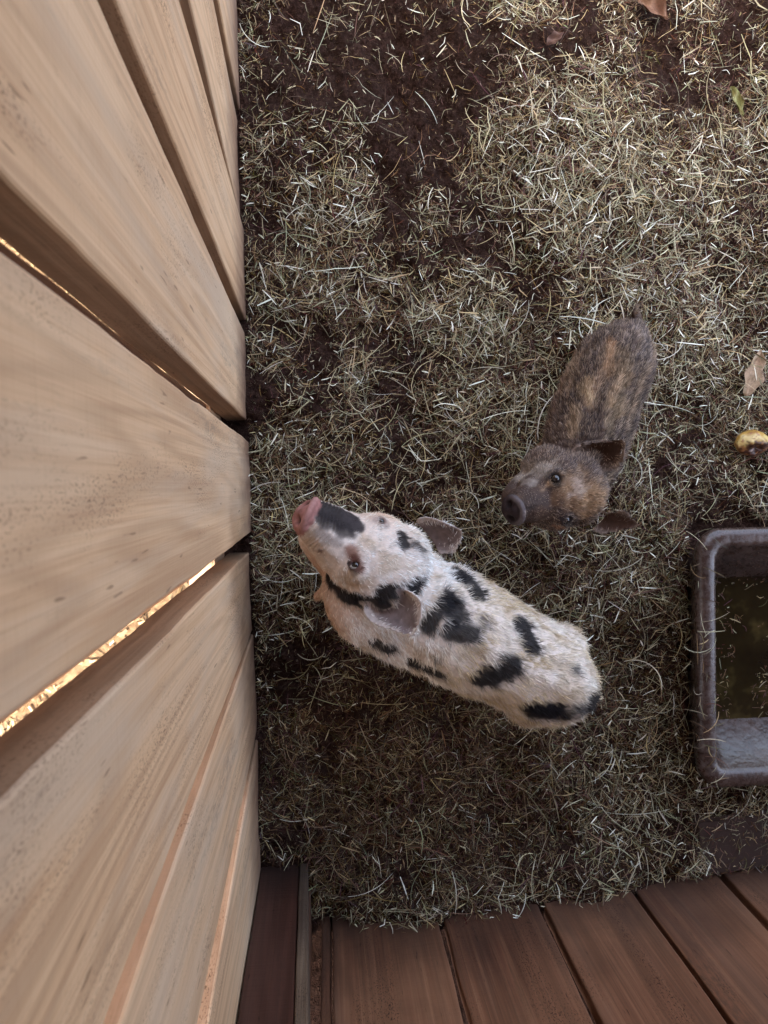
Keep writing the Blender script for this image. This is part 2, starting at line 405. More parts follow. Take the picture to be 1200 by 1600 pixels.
g2_n = wl((0, 1130), (280, 909), (364, 850), (388, 836)); g2_f = wl((0, 1262), (392, 862))
g3_n = wl((171, 1600), (240, 1398), (303, 1230), (373, 1048)); g3_f = wl((194, 1600), (258, 1398), (314, 1230), (376, 1052))
g4_n = wl((308, 1600), (347, 1416), (375, 1268)); g4_f = wl((324, 1600), (358, 1411), (381, 1268))
TOP = 1.95; ZB = -.03  # planks carried up to the added roof to shut out side light
def off(f, d): return lambda z: f(z) + d
edges = [(g4_f, -.20, 'lo'), ]
D0 = (0, 1)
def P_(sL, sR, seed, proud=0, label=None): plank('plank', (WX, 0), (0, 1), (1, 0), sL, sR, ZB, TOP, .038, M_board, fence, proud, seed, label=label)
P_(lambda z: g4_f(z) * 0 - .935, g4_f, 1, .001)
P_(g4_n, g3_f, 2, .0)
P_(g3_n, g2_f, 3, -.001)
P_(g2_n, g1_n, 4, .004, None)
P_(g1_f, a_n, 5, .0)
P_(a_f, b_n, 6, .002)
P_(b_f, c_, 7, -.002)
y0 = cR
P_(cR, lambda z: cR(z) * 0 + 1.32, 8, .001)
yy = 1.335
for k in range(6):
    P_(lambda z, a=yy: z * 0 + a, lambda z, a=yy: z * 0 + a + .21, 9 + k); yy += .222
def box(name, x0, x1, y0, y1, z0, z1, mat, parent=None, bev=.004):
    bm = bmesh.new(); bmesh.ops.create_cube(bm, size=1)
    for v in bm.verts: v.co = Vector(((x0 + x1) / 2 + v.co.x * (x1 - x0), (y0 + y1) / 2 + v.co.y * (y1 - y0), (z0 + z1) / 2 + v.co.z * (z1 - z0)))
    if bev: bmesh.ops.bevel(bm, geom=bm.edges[:], offset=bev, segments=2, affect='EDGES')
    me = bpy.data.meshes.new(name); bm.to_mesh(me); bm.free(); me.materials.append(mat)
    o = bpy.data.objects.new(name, me); COL.objects.link(o)
    if parent: adopt(o, parent)
    return o
plank('gap_blocker', (WX - .048, 0), (0, 1), (1, 0), lambda z: g1_n(z) - .06, lambda z: g1_n(z) + .049, ZB, TOP - .03, .022, M_darkpost, fence, 0, 55)  # strip added behind the gap, its dark colour standing for shade
plank('gap_blocker', (WX - .048, 0), (0, 1), (1, 0), off(g2_n, -.0385), off(g2_n, .05), ZB, TOP - .03, .022, M_boardcut, fence, 0, 57)  # strip added to narrow the sunlit slit in this gap
for fa, fb in ((a_n, a_f), (b_n, b_f), (c_, cR)): plank('gap_blocker', (WX - .046, 0), (0, 1), (1, 0), off(fa, -.03), off(fb, .03), ZB, TOP - .03, .022, M_darkpost, fence, 0, 56)  # dark strips added behind these gaps to block outside light
for z in (.06, 1.18): box('rail', WX - .085, WX - .042, -1.2, 2.6, z, z + .14, M_board, fence)

# stained wall at the foot of the picture
bwall = empty('board_partition', (BW_A[0], BW_A[1], 0))
tag(bwall, 'red-brown stained partition of upright boards along the bottom of the pen', 'board partition')
n3 = np.array([BN[0], BN[1], 0]); p3 = np.array([BW_A[0], BW_A[1], 0])
def bl(*px):
    q = []
    for x, y in px:
        w_ = at_plane(x, y, p3, n3); q.append(((w_[0] - BW_A[0]) * BD[0] + (w_[1] - BW_A[1]) * BD[1], w_[2]))
    return lin(q)
def B_(sL, sR, seed, proud=0, z0=-.02, name='board'): plank(name, BW_A[:2], BD, BN, sL, sR, z0, 1.1, .03, M_stain, bwall, proud, seed, rows=50, cham=.003)
L0a = bl((516, 1450), (517, 1600)); L0b = bl((520, 1450), (521, 1600))
L1a = bl((683, 1430), (724, 1600)); L1b = bl((691, 1428), (737, 1600))
L2a = bl((842, 1418), (928, 1600)); L2b = bl((850, 1414), (942, 1600))
L3a = bl((983, 1388), (1137, 1600)); L3b = bl((990, 1386), (1150, 1600))
L4a = bl((1122, 1368), (1200, 1452)); L4b = bl((1130, 1366), (1200, 1441))
B_(lambda z: L0a(z) - .016, L0a, 21, -.004)
B_(L0b, L1a, 22, .002); B_(L1b, L2a, 23, .0); B_(L2b, L3a, 24, .003); B_(L3b, L4a, 25, .0)
B_(L4b, lambda z: z * 0 + L4b(0) + .19, 26, .002)
s0 = L4b(0) + .2
for k in range(5): B_(lambda z, a=s0: z * 0 + a, lambda z, a=s0: z * 0 + a + .185, 27 + k); s0 += .196
# corner post and the dirty sill under the right-hand boards
pr = at(474, 1352, 0); pl_ = WX + .0035
def fx(*px):
    return lin([(lambda w_: (w_[0], w_[2]))(at_plane(x, y, np.array([0, pr[1], 0]), np.array([0, 1.0, 0]))) for x, y in px])
post = plank('corner_post', (0, pr[1]), (1, 0), (0, 1), lambda z: z * 0 + pl_, off(fx((468, 1370), (459, 1600)), -.001), -.03, 1.25, .15, M_darkpost, None, 0, 41, rows=50, rough=.001)
tag(post, 'dark red-brown upright post standing in the corner between the two walls', 'post')
sl_ = at(468, 1352, 0); 
es = plank('edge_strip', (0, pr[1]), (1, 0), (0, 1), fx((468, 1370), (459, 1600)), fx((481, 1370), (482, 1600)), -.03, 1.25, .145, M_weather, None, .002, 43, rows=50, rough=.0012)
es['label'] = 'pale weathered strip'; es.parent = post
post2 = plank('trim_strip', (0, pr[1] - .045), (1, 0), (0, 1), lambda z: z * 0 + pr[0] + .0015, lambda z: z * 0 + pr[0] + .013, -.03, 1.2, .1, M_stain, bwall, 0, 42, rows=30, rough=.001)
def obox(name, s0, s1, d0, d1, z0, z1, mat, parent=None, bev=.005):
    ob = box(name, s0, s1, d0, d1, z0, z1, mat, None, bev)
    for v in ob.data.vertices:
        s, d = v.co.x, v.co.y; v.co.x = BW_A[0] + BD[0] * s + BN[0] * d; v.co.y = BW_A[1] + BD[1] * s + BN[1] * d
    if parent: adopt(ob, parent)
    return ob
q = at(1100, 1279, .04); dsl = (q[0] - BW_A[0]) * BN[0] + (q[1] - BW_A[1]) * BN[1]; ssl = (q[0] - BW_A[0]) * BD[0] + (q[1] - BW_A[1]) * BD[1]
print('sill depth', dsl, ssl)
sill = obox('floor_beam', ssl - .02, ssl + 1.0, .006, dsl, -.03, .045, M_sill, None, .006)
tag(sill, 'dark muddy floor beam lying below the trough at the foot of the boards', 'beam')
for z in (.35, .95): obox('rail', -.1, 1.9, -.085, -.034, z, z + .08, M_stain, bwall)

# ------------------------------------------------------------------ roof and back wall out of view, added to shape the sky light
ROOF_Y = .68
shed = empty('added_roof', (0, -1.5, 2.15)); tag(shed, 'unseen timber roof added above the pen to make the light directional', 'roof')
M_blocker = simple('blocker_timber', [(.14, .09, .055), (.22, .15, .09)], 12, .8)
box('added_roof_deck', WX - .45, 2.25, -4.2, ROOF_Y, 2.08, 2.12, M_blocker, shed)
for k in range(5): box('added_rafter', WX - .35 + k * .6, WX - .29 + k * .6, -4.2, ROOF_Y - .03, 1.96, 2.077, M_blocker, shed)
bwl = empty('added_back_wall', (1.3, -3.0, 0)); tag(bwl, 'unseen brown timber wall added behind the viewer to block light', 'wall')  # wall added out of view to keep light out from behind
for k in range(18): box('added_wall_board', WX - .4 + k * .21, WX - .4 + k * .21 + .205, -3.05, -3.02, -.02, 1.95, M_blocker, bwl)

# ------------------------------------------------------------------ trough
def trough():
    L, Wd = TRX1 - TRX0, TRY1 - TRY0; cx, cy = (TRX0 + TRX1) / 2, (TRY0 + TRY1) / 2
    # profile rings: inset from the outer outline, height
    prof = [(.056, -.015, .05), (.040, .03, .05), (.012, .095, .05), (.001, .122, .048), (.000, .132, .047), (.004, .139, .045), (.012, .1425, .04), (.026, .1425, .032), (.033, .139, .027), (.037, .130, .024),
            (.044, .105, .024), (.056, .055, .024), (.064, .030, .024), (.080, .022, .022), (.12, .018, .02)]
    yin = {10: .018, 11: .045, 12: .055, 13: .06, 14: .07}
    n = 12; V = []; 
    for pi_, (ins, z, r) in enumerate(prof):
        hx, hy = L / 2 - ins, Wd / 2 - ins - yin.get(pi_, 0)
        r = max(min(r, hx, hy), .006)
        for q, (sx, sy) in enumerate([(1, 1), (-1, 1), (-1, -1), (1, -1)]):
            for k in range(n):
                a = math.pi / 2 * (q + k / (n - 1)); V.append((cx + sx * (hx - r) + r * math.cos(a), cy + sy * (hy - r) + r * math.sin(a), z))
    K = 4 * n; Fs = []
    for i in range(len(prof) - 1):
        for j in range(K): a = i * K + j; b = i * K + (j + 1) % K; Fs.append((a, b, b + K, a + K))
    Fs.append(tuple((len(prof) - 1) * K + j for j in range(K)))
    V = np.array(V); 
    t = NT('wet_brown_rubber'); tc = t.n('ShaderNodeTexCoord'); v = tc.outputs['Object']
    n1 = t.noise(v, 14, 5, .6); n2 = t.noise(v, 90, 4, .6)
    c = t.ramp(n1, [(.3, (.030, .017, .013)), (.55, (.058, .035, .027)), (.75, (.085, .056, .045))])
    c = t.mix(t.mapr(n2, .55, .75, 0, .5), c, (.17, .13, .11)); t.l(c, t.b.inputs['Base Color'])
    t.l(t.mapr(n2, .35, .65, .14, .42), t.b.inputs['Roughness']); t.b.inputs['Specular IOR Level'].default_value = .6
    t.bump(n2, .5, .002)
    root = empty('feed_trough', (cx, cy, 0)); tag(root, 'heavy brown rubber drinking trough with rounded corners and thick wet rim', 'trough')
    ob = mesh('basin', V, Fs, t.m, smooth=True); bm = bmesh.new(); bm.from_mesh(ob.data)
    bmesh.ops.subdivide_edges(bm, edges=[e for e in bm.edges if e.calc_length() > .08], cuts=6, use_grid_fill=True)
    bmesh.ops.recalc_face_normals(bm, faces=bm.faces); bm.to_mesh(ob.data); bm.free()
    ob.data.polygons.foreach_set('use_smooth', np.ones(len(ob.data.polygons), bool)); adopt(ob, root)
    # water
    t = NT('murky_water'); tc = t.n('ShaderNodeTexCoord'); v = tc.outputs['Object']
    n1 = t.noise(v, 7, 4, .6)
    c = t.ramp(n1, [(.35, (.008, .005, .003)), (.55, (.018, .012, .005)), (.70, (.085, .06, .02))]); t.l(c, t.b.inputs['Base Color'])
    t.b.inputs['Roughness'].default_value = .06; t.b.inputs['Specular IOR Level'].default_value = .5; t.b.inputs['IOR'].default_value = 1.33
    t.bump(t.noise(v, 60, 2), .15, .001)
    ins = .062; n = 60
    wz = .052; hx, hy, r = L / 2 - .0565, Wd / 2 - .103, .022
    V = []
    for q, (sx, sy) in enumerate([(1, 1), (-1, 1), (-1, -1), (1, -1)]):
        for k in range(8): a = math.pi / 2 * (q + k / 7); V.append((cx + sx * (hx - r) + r * math.cos(a), cy + sy * (hy - r) + r * math.sin(a), wz))
    tag(mesh('water', V, [tuple(range(len(V)))], t.m), kind='structure')
    # bits floating and stuck
    n = 1500
    x = cx + rng.uniform(-1, 1, n) * hx * .97; y = cy + rng.uniform(-1, 1, n) * hy * .97
    k = fbm(np.column_stack([x, y]), 22, 8, 3) > .45; x, y = x[k], y[k]; n = len(x)
    a = ribbons(np.column_stack([x, y, np.full(n, wz + .0012)]), rng.uniform(0, 6.28, n), .003 + .022 * rng.random(n) ** 3, rng.uniform(.0008, .002, n), rng.normal(0, 1, n), rng.normal(0, .04, n), 3, hay_colors(n, P_BROWN) * .8, clampg=False, roll=rng.normal(0, .1, n))
    # strands over the rim
    m = 46; y = rng.uniform(TRY0, TRY1, m); x = TRX0 + rng.uniform(-.012, .035, m)
    b = ribbons(np.column_stack([x, y, np.full(m, .147) + .004 * rng.random(m)]), rng.normal(0, .9, m), rng.uniform(.012, .06, m), rng.uniform(.0008, .0018, m), rng.normal(0, .8, m), rng.normal(0, .05, m), 5, hay_colors(m, P_MIX), clampg=False, roll=rng.normal(0, .3, m))
    s = cat([a, b]); tag(mesh('floating_debris', *s[:2], M_hay, col=s[2]), 'bits of hay and dirt floating in the trough water and on its rim', 'hay debris', kind='stuff')
trough()
# bits lying on the sill
m = 420; s = rng.uniform(ssl - .06, ssl + .25, m); d = .008 + rng.random(m) ** 1.3 * (dsl - .02)
x = BW_A[0] + BD[0] * s + BN[0] * d; y = BW_A[1] + BD[1] * s + BN[1] * d
a = ribbons(np.column_stack([x, y, .0475 + .004 * rng.random(m)]), rng.uniform(0, 6.28, m), .004 + .028 * rng.random(m) ** 2.5, rng.uniform(.0007, .0018, m), rng.normal(0, 1, m), rng.normal(0, .05, m), 3, hay_colors(m, P_BROWN), clampg=False, roll=rng.normal(0, .3, m))
tag(mesh('beam_litter', *a[:2], M_hay, col=a[2]), 'scraps of hay lying on the muddy floor beam', 'hay scraps', kind='stuff')

# ------------------------------------------------------------------ piglets
def sph(bm, c, rad, rot=None, sub=3):
    m = Matrix.Translation(Vector(c)) @ (rot.to_4x4() if rot else Matrix()) @ Matrix.Diagonal((*rad, 1))
    bmesh.ops.create_icosphere(bm, subdivisions=sub, radius=1, matrix=m)
def frame(Fv, Uv):
    F_ = Vector(Fv).normalized(); L_ = Vector(Uv).cross(F_).normalized(); U_ = F_.cross(L_).normalized()
    return Matrix((F_, L_, U_)).transposed()
def chain(bm, pts, step=.006):
    """pts: list of (pos, (r_side, r_vert)); swept ellipsoids"""
    P = [np.array(p[0], float) for p in pts]; Rr = [np.array(p[1], float) for p in pts]
    n = len(P)
    def cr(A, i, t):
        a, b, c, d = A[max(i - 1, 0)], A[i], A[i + 1], A[min(i + 2, n - 1)]
        return .5 * ((2 * b) + (c - a) * t + (2 * a - 5 * b + 4 * c - d) * t * t + (3 * b - a - 3 * c + d) * t ** 3)
    for i in range(n - 1):
        k = max(2, int(np.linalg.norm(P[i + 1] - P[i]) / step))
        for j in range(k + (i == n - 2)):
            t = j / k; c = cr(P, i, t); r = cr(Rr, i, t); dirv = cr(P, i, min(t + .05, 1)) - cr(P, i, max(t - .05, 0))
            up = (0, 0, 1) if abs(dirv[2]) < .85 * np.linalg.norm(dirv) else (1, 0, 0)
            sph(bm, c, (min(r) * .8, r[0], r[1]), frame(dirv, up), 2)
def ear_geo(bm, b0, b1, tip, inner, cup=.35, th=.0045):
    """b0,b1 the two ends of the base, tip, inner: direction the hollow faces"""
    b0, b1, tip, inner = map(lambda v: np.array(v, float), (b0, b1, tip, inner)); inner /= np.linalg.norm(inner)
    nu, nv = 14, 13; mid = (b0 + b1) / 2; A = tip - mid; Wv = (b1 - b0); wl_ = np.linalg.norm(Wv)
    G = np.zeros((2, nu, nv, 3))
    for i in range(nu):
        u = i / (nu - 1); wd = (1 - u ** 2.1) ** .75 * (1 + .30 * math.sin(math.pi * min(u * 1.3, 1)))
        for j in range(nv):
            v = j / (nv - 1) * 2 - 1
            hollow = -cup * wl_ * (1 - v * v) * (1 - .55 * u) * wd ** .5
            p = mid + A * u + Wv * .5 * v * wd + inner * hollow - A * .0
            tt_ = th * (1 - .35 * u) * (1 - .35 * abs(v))
            G[0, i, j] = p; G[1, i, j] = p - inner * tt_
    vs = [[[bm.verts.new(G[s, i, j]) for j in range(nv)] for i in range(nu)] for s in (0, 1)]
    for i in range(nu - 1):
        for j in range(nv - 1):
            bm.faces.new((vs[0][i][j], vs[0][i][j + 1], vs[0][i + 1][j + 1], vs[0][i + 1][j]))
            bm.faces.new((vs[1][i + 1][j], vs[1][i + 1][j + 1], vs[1][i][j + 1], vs[1][i][j]))
    for i in range(nu - 1):
        for j, s in ((0, 1), (nv - 1, -1)):
            bm.faces.new((vs[0][i][j], vs[0][i + 1][j], vs[1][i + 1][j], vs[1][i][j]))
    for j in range(nv - 1):
        bm.faces.new((vs[0][0][j], vs[1][0][j], vs[1][0][j + 1], vs[0][0][j + 1]))
        bm.faces.new((vs[0][nu - 1][j], vs[0][nu - 1][j + 1], vs[1][nu - 1][j + 1], vs[1][nu - 1][j]))
    return G[0].reshape(-1, 3)
def solidify_body(bm, voxel, smooth_it):
    bmesh.ops.recalc_face_normals(bm, faces=bm.faces)
    me = bpy.data.meshes.new('tmp'); bm.to_mesh(me); bm.free(); o = bpy.data.objects.new('tmp', me); COL.objects.link(o)
    r = o.modifiers.new('r', 'REMESH'); r.mode = 'VOXEL'; r.voxel_size = voxel
    s = o.modifiers.new('s', 'SMOOTH'); s.factor = .5; s.iterations = smooth_it
    dg = bpy.context.evaluated_depsgraph_get(); e = o.evaluated_get(dg); m = e.to_mesh()
    n = len(m.vertices); V = np.zeros(n * 3, np.float32); m.vertices.foreach_get('co', V)
    Fq = [tuple(p.vertices) for p in m.polygons]; e.to_mesh_clear()
    bpy.data.objects.remove(o); bpy.data.meshes.remove(me)
    return V.reshape(-1, 3).astype(float), Fq
def vnormals(V, Fq):
    F4 = np.array([f if len(f) == 4 else (*f, f[-1]) for f in Fq]); a = V[F4[:, 2]] - V[F4[:, 0]]; b = V[F4[:, 3]] - V[F4[:, 1]]
    fn = np.cross(a, b); N = np.zeros_like(V)
    for k in range(4): np.add.at(N, F4[:, k], fn)
    ar = np.linalg.norm(fn, axis=1) * .5
    return N / (np.linalg.norm(N, axis=1)[:, None] + 1e-12), F4, ar
def segdist(P, a, b):
    ab = b - a; t = np.clip(((P - a) @ ab) / (ab @ ab + 1e-12), 0, 1); return np.linalg.norm(P - (a + t[:, None] * ab), axis=1)

def hit(bvh, px, py):
    v = Vector(ray(px, py)).normalized(); r = bvh.ray_cast(Vector(CAM), v)
    if r[0] is None:
        r2 = bvh.find_nearest(Vector(CAM + np.array(v) * 1.2)); return np.array(r2[0]), np.array(r2[1])
    return np.array(r[0]), np.array(r[1])

def fur(V, F4, ar, N, n, colf, tipf, lenf, dirf, width, parent, name='coat', lift=.35, streak=.3):
    f = rng.choice(len(F4), n, p=ar / ar.sum()); u, v = rng.random(n), rng.random(n)
    q = F4[f]; 
    def il(A): return (A[q[:, 0]] * ((1 - u) * (1 - v))[:, None] + A[q[:, 1]] * (u * (1 - v))[:, None] + A[q[:, 2]] * (u * v)[:, None] + A[q[:, 3]] * ((1 - u) * v)[:, None])
    P = il(V); Nn = il(N); Nn /= np.linalg.norm(Nn, axis=1)[:, None] + 1e-9
    L = lenf(P, Nn) * rng.uniform(.6, 1.25, n); k = L > .0015
    P, Nn, L = P[k], Nn[k], L[k]; n = len(P)
    D = dirf(P); D = D - Nn * np.sum(D * Nn, 1)[:, None]; D /= np.linalg.norm(D, axis=1)[:, None] + 1e-9
    # clumps: neighbouring hairs lean together
    cl = np.stack([vn(P, 170, s) - .5 for s in (3, 4, 5)], -1) * .75 + rng.normal(0, .18, (n, 3))
    D1 = D + Nn * lift + cl; D1 /= np.linalg.norm(D1, axis=1)[:, None]
    D2 = D + Nn * lift * .2 + cl * 1.3; D2 /= np.linalg.norm(D2, axis=1)[:, None]
    S = np.cross(D1, Nn + rng.normal(0, .35, (n, 3))); S /= np.linalg.norm(S, axis=1)[:, None] + 1e-9
    Wd = (width * rng.uniform(.7, 1.3, n) * np.where(rng.random(n) < .12, 1.7, 1))[:, None] / 2
    A = P - Nn * .0008; B = A + D1 * (L * .5)[:, None]; T = B + D2 * (L * .5)[:, None]
    VV = np.stack([A - S * Wd, A + S * Wd, B + S * Wd * .8, B - S * Wd * .8, T - S * Wd * .15, T + S * Wd * .15], 1).reshape(-1, 3)
    b = (np.arange(n) * 6)[:, None]; FF = np.concatenate([b + np.array([[0, 1, 2, 3]]), b + np.array([[3, 2, 5, 4]])], 0)
    stk = (1 - streak) + streak * 2.0 * sstep(.15, .85, vn(P, 420, 91) * .5 + vn(P, 900, 92) * .5)
    c0 = colf(P) * rng.uniform(.8, 1.15, (n, 1)) * stk[:, None]; c1 = tipf(P, c0)
    C = np.stack([c0, c0, (c0 + c1) / 2, (c0 + c1) / 2, c1, c1], 1).reshape(-1, 3)
    o = mesh(name, VV, FF, M_fur, col=np.clip(C, .003, .95)); adopt(o, parent); return o

M_eye = simple('dark_eye', [(.006, .004, .004), (.012, .008, .007)], 30, .06, .8, 0)
M_hoof = simple('hoof_horn', [(.05, .035, .03), (.11, .08, .06)], 60, .5)
def eyeball(root, c, r):
    bm = bmesh.new(); bmesh.ops.create_uvsphere(bm, u_segments=20, v_segments=12, radius=r, matrix=Matrix.Translation(Vector(c)))
    me = bpy.data.meshes.new('eye'); bm.to_mesh(me); bm.free(); me.polygons.foreach_set('use_smooth', np.ones(len(me.polygons), bool)); me.materials.append(M_eye)
    o = bpy.data.objects.new('eye', me); COL.objects.link(o); adopt(o, root); return o

def lerp(a, b, t): return np.asarray(a) + (np.asarray(b) - np.asarray(a)) * t

def build_piglet(spec):
    bm = bmesh.new(); S = spec['s']
    sp = spec['spine']                                     # rump ... shoulder, list of (pos,(rs,rv))
    chain(bm, sp, .012)
    poll, nose, roll = spec['poll'], spec['nose'], spec['roll']
    Fh = nose - poll; Fh /= np.linalg.norm(Fh); Lh = np.cross((0, 0, 1), Fh); Lh /= np.linalg.norm(Lh); Uh = np.cross(Fh, Lh)
    c, s_ = math.cos(roll), math.sin(roll); Lh, Uh = Lh * c + Uh * s_, Uh * c - Lh * s_   # positive roll: crown leans to the right
    hl = np.linalg.norm(nose - poll)
    k = hl / .155
    fat = spec['fat']
    def H(x, y, z): return poll + k * (Fh * x + fat * (Lh * y + Uh * z))
    fr = Matrix((Vector(Fh), Vector(Lh), Vector(Uh))).transposed()
    def e(x, y, z, r): sph(bm, H(x, y, z), (k * r[0], k * fat * r[1], k * fat * r[2]), fr)
    e(.005, 0, -.050, (.052, .054, .050)); e(.035, 0, -.045, (.048, .050, .042)); e(.062, 0, -.046, (.040, .043, .038))
    for s in (-1, 1):
        e(.030, s * .026, -.072, (.046, .034, .044)); e(.062, s * .024, -.024, (.018, .015, .012)); e(.085, s * .017, -.050, (.03, .018, .022))
    kf = k * fat
    km = kf * spec['mz']
    chain(bm, [(H(.07, 0, -.048), (kf * .037, kf * .034)), (H(.10, 0, -.043), (km * .031, km * .030)), (H(.128, 0, -.038), (km * .0265, km * .0255)), (H(.147, 0, -.034), (km * .0215, km * .0215))], .006)
    chain(bm, [(H(.02, 0, -.095), (kf * .036, kf * .028)), (H(.07, 0, -.083), (kf * .031, kf * .026)), (H(.120, 0, -.064), (kf * .023, kf * .018))], .006)
    dF = Fh + Uh * spec['discup']; dF /= np.linalg.norm(dF)           # the disc looks a little upward
    dm = frame(dF, Uh)
    for a in np.linspace(0, 2 * math.pi, 26, endpoint=False):
        dl = Vector(dm @ Vector((0, math.cos(a) * .0172, math.sin(a) * .0178))) * kf
        sph(bm, Vector(H(.153, 0, -.030)) + dl, (kf * .0040,) * 3, None, 2)
    sph(bm, H(.151, 0, -.031), (kf * .006, kf * .0188, kf * .0194), dm)
    # neck
    chain(bm, spec['neck'](H, k), .008)
    # legs
    for pts in spec['legs']: chain(bm, pts, .008)
    for q in (spec['extra'](H) if 'extra' in spec else []): chain(bm, q, .005)
    chain(bm, spec['tail'], .004)
    bm.faces.ensure_lookup_table(); b0_ = BVHTree.FromBMesh(bm)
    def hp(q):
        if len(q) == 4: return at(q[0], q[1], q[2])          # explicit height
        r_ = b0_.ray_cast(Vector(CAM), Vector(ray(q[0], q[1])).normalized())
        if r_[0] is None: print('ear miss', q); return at(q[0], q[1], .30)
        return np.array(r_[0]) + np.array([0, 0, q[2]])
    ears = [ear_geo(bm, hp(a_), hp(b_), hp(c_2), *rest) for a_, b_, c_2, *rest in spec['ears']]
    V, Fq = solidify_body(bm, spec.get('voxel', .0027), 6)
    # nostrils
    noc = [H(.159, s * .0085, -.030) for s in (-1, 1)]
    for c_n in noc:
        rel = V - c_n + 0; ax = rel @ np.array(dF); rr = np.linalg.norm(rel - ax[:, None] * dF, axis=1) / k
        m_ = np.exp(-(rr / .0055) ** 2) * (ax > -.012); V = V - np.array(dF)[None] * (m_ * .008 * k)[:, None]
    # skin folds across the muzzle
    rel = (V - poll) / k; hx, hy, hz = rel @ Fh, rel @ Lh, rel @ Uh
    mz = sstep(.108, .122, hx) * sstep(.158, .148, hx) * (hz > -.05)
    N, F4, ar = vnormals(V, Fq)
    V = V + N * (mz * np.sin(hx * 1300 + 3 * np.sin(hy * 160)) * .0014)[:, None]
    # lumps of flesh
    V = V + N * ((fbm(V, 22, 5, 3) - .5) * .009 * (1 - sstep(-.02, .02, hx)))[:, None]
    N, F4, ar = vnormals(V, Fq)
    bvh = BVHTree.FromPolygons([tuple(v) for v in V], Fq)
    root = empty(spec['name'], (sp[len(sp) // 2][0][0], sp[len(sp) // 2][0][1], 0)); tag(root, spec['label'], 'piglet')
    # eye sockets
    eyes = []
    for px, py, er in spec['eyes']:
        p, nn = hit(bvh, px, py); eyes.append((p, nn, er))
    for p, nn, er in eyes:
        d = np.linalg.norm(V - p, axis=1); V = V - nn[None] * (np.exp(-(d / (er * 1.0)) ** 2) * er * .75)[:, None] + nn[None] * (np.exp(-((d - er * 1.45) / (er * .42)) ** 2) * er * .33)[:, None]
        eyeball(root, p - nn * er * .62, er * .98)
    N, F4, ar = vnormals(V, Fq)
    marks = []
    for m_ in spec['marks']:
        x1, y1, x2, y2, r, col, amt = m_; a, _ = hit(bvh, x1, y1); b, _ = hit(bvh, x2, y2)
        marks.append((a, b, (r * 1.06 if col is BLK else r) * np.linalg.norm(a - CAM) / 1200, col, amt))
    G = dict(H=H, k=k, Fh=Fh, Lh=Lh, Uh=Uh, dF=dF, poll=poll, noc=noc, eyes=eyes, ears=ears, marks=marks)
    spl = np.array([p[0] for p in sp] + [poll, H(.08, 0, -.03), nose])
    def hd(P):
        rel = (P - poll) / k; return rel @ Fh, rel @ Lh / fat, rel @ Uh / fat
    def flowdir(P):
        d = np.stack([segdist(P, spl[i], spl[i + 1]) for i in range(len(spl) - 1)], 1)
        wgt = np.exp(-(d - d.min(1)[:, None]) / .02); D = np.zeros_like(P)
        for i in range(len(spl) - 1):
            tdir = spl[i] - spl[i + 1]; tdir /= np.linalg.norm(tdir); D += wgt[:, i:i + 1] * tdir
        down = np.array([0, 0, -.35]); D = D / wgt.sum(1)[:, None] + down
        hx, hy, hz = hd(P); c = (spl[-2] - P); 
        return D
    earP = np.concatenate(ears); inn = [np.array(ea[3]) / np.linalg.norm(ea[3]) for ea in spec['ears']]; inn = np.repeat(np.array(inn), len(ears[0]), 0)
    uu, vv = np.meshgrid(np.linspace(0, 1, 14), np.linspace(-1, 1, 13), indexing='ij'); rimv = np.tile(np.maximum(sstep(.55, .95, np.abs(vv)), sstep(.8, 1, uu)).ravel(), 2)
    from mathutils.kdtree import KDTree
    kd = KDTree(len(earP)); [kd.insert(Vector(p), i) for i, p in enumerate(earP)]; kd.balance()
    def eard(P):
        r_ = [kd.find(Vector(p)) for p in P]; return np.array([q[2] for q in r_]), np.array([q[1] for q in r_])
    def coat(P, hair=True):
        c = spec['base'](P, hd(P), hair)
        for a, b, r, col, amt in marks:
            d = segdist(P, a, b) + (fbm(P, 85, 7, 3) - .5) * (.015 if spec['soft'] < .3 else .035) * (r / .018) ** .5
            sf = max(spec['soft'], .45 if amt < .92 and r < .0105 else 0); t = sstep(r * (1 + sf), r * (1 - 1.5 * sf), d) * amt; c = c + (np.array(col) - c) * t[:, None]
        if 'post' in spec: c = spec['post'](P, c, hd(P))
        return c
    def skin(P):
        c = coat(P, False)
        ed, ei = eard(P); facing = sstep(-.05, .25, np.sum(N * inn[ei], 1))
        near = sstep(.011, .007, ed)[:, None]; c = c + (np.array(spec['earrim']) - c) * near * .8
        t = (sstep(.0085, .006, ed) * facing * (1 - .85 * rimv[ei]))[:, None]; c = c + (np.array(spec['earskin']) * (.75 + .5 * fbm(P, 120, 6, 2))[:, None] - c) * t
        hx, hy, hz = hd(P)
        t = (sstep(.147, .152, hx + (fbm(P, 200, 3, 2) - .5) * .006))[:, None]; c = c + (np.array(spec['disc']) * (.6 + .8 * fbm(P, 150, 9, 3))[:, None] - c) * t
        dc = H(.153, 0, -.030); rl = P - dc; ax_ = rl @ np.array(dF); rr_ = np.linalg.norm(rl - ax_[:, None] * np.array(dF), axis=1) / kf
        t = (sstep(.0135, .017, rr_) * sstep(-.006, -.001, ax_))[:, None]; c = c + (np.array(spec['rim']) - c) * t * .55 * sstep(-.6, .6, rl @ Uh / (rr_ * kf + 1e-6))[:, None]
        c = c * (.72 + .56 * fbm(P, 260, 29, 3))[:, None]
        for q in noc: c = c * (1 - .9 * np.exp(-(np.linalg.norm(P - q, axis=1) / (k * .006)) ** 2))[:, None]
        for p, nn, er in eyes: t = np.exp(-(np.linalg.norm(P - p, axis=1) / (er * 1.5)) ** 4)[:, None]; c = c + (np.array(spec['lid']) - c) * t
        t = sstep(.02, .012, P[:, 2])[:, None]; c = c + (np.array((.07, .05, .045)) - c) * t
        return c
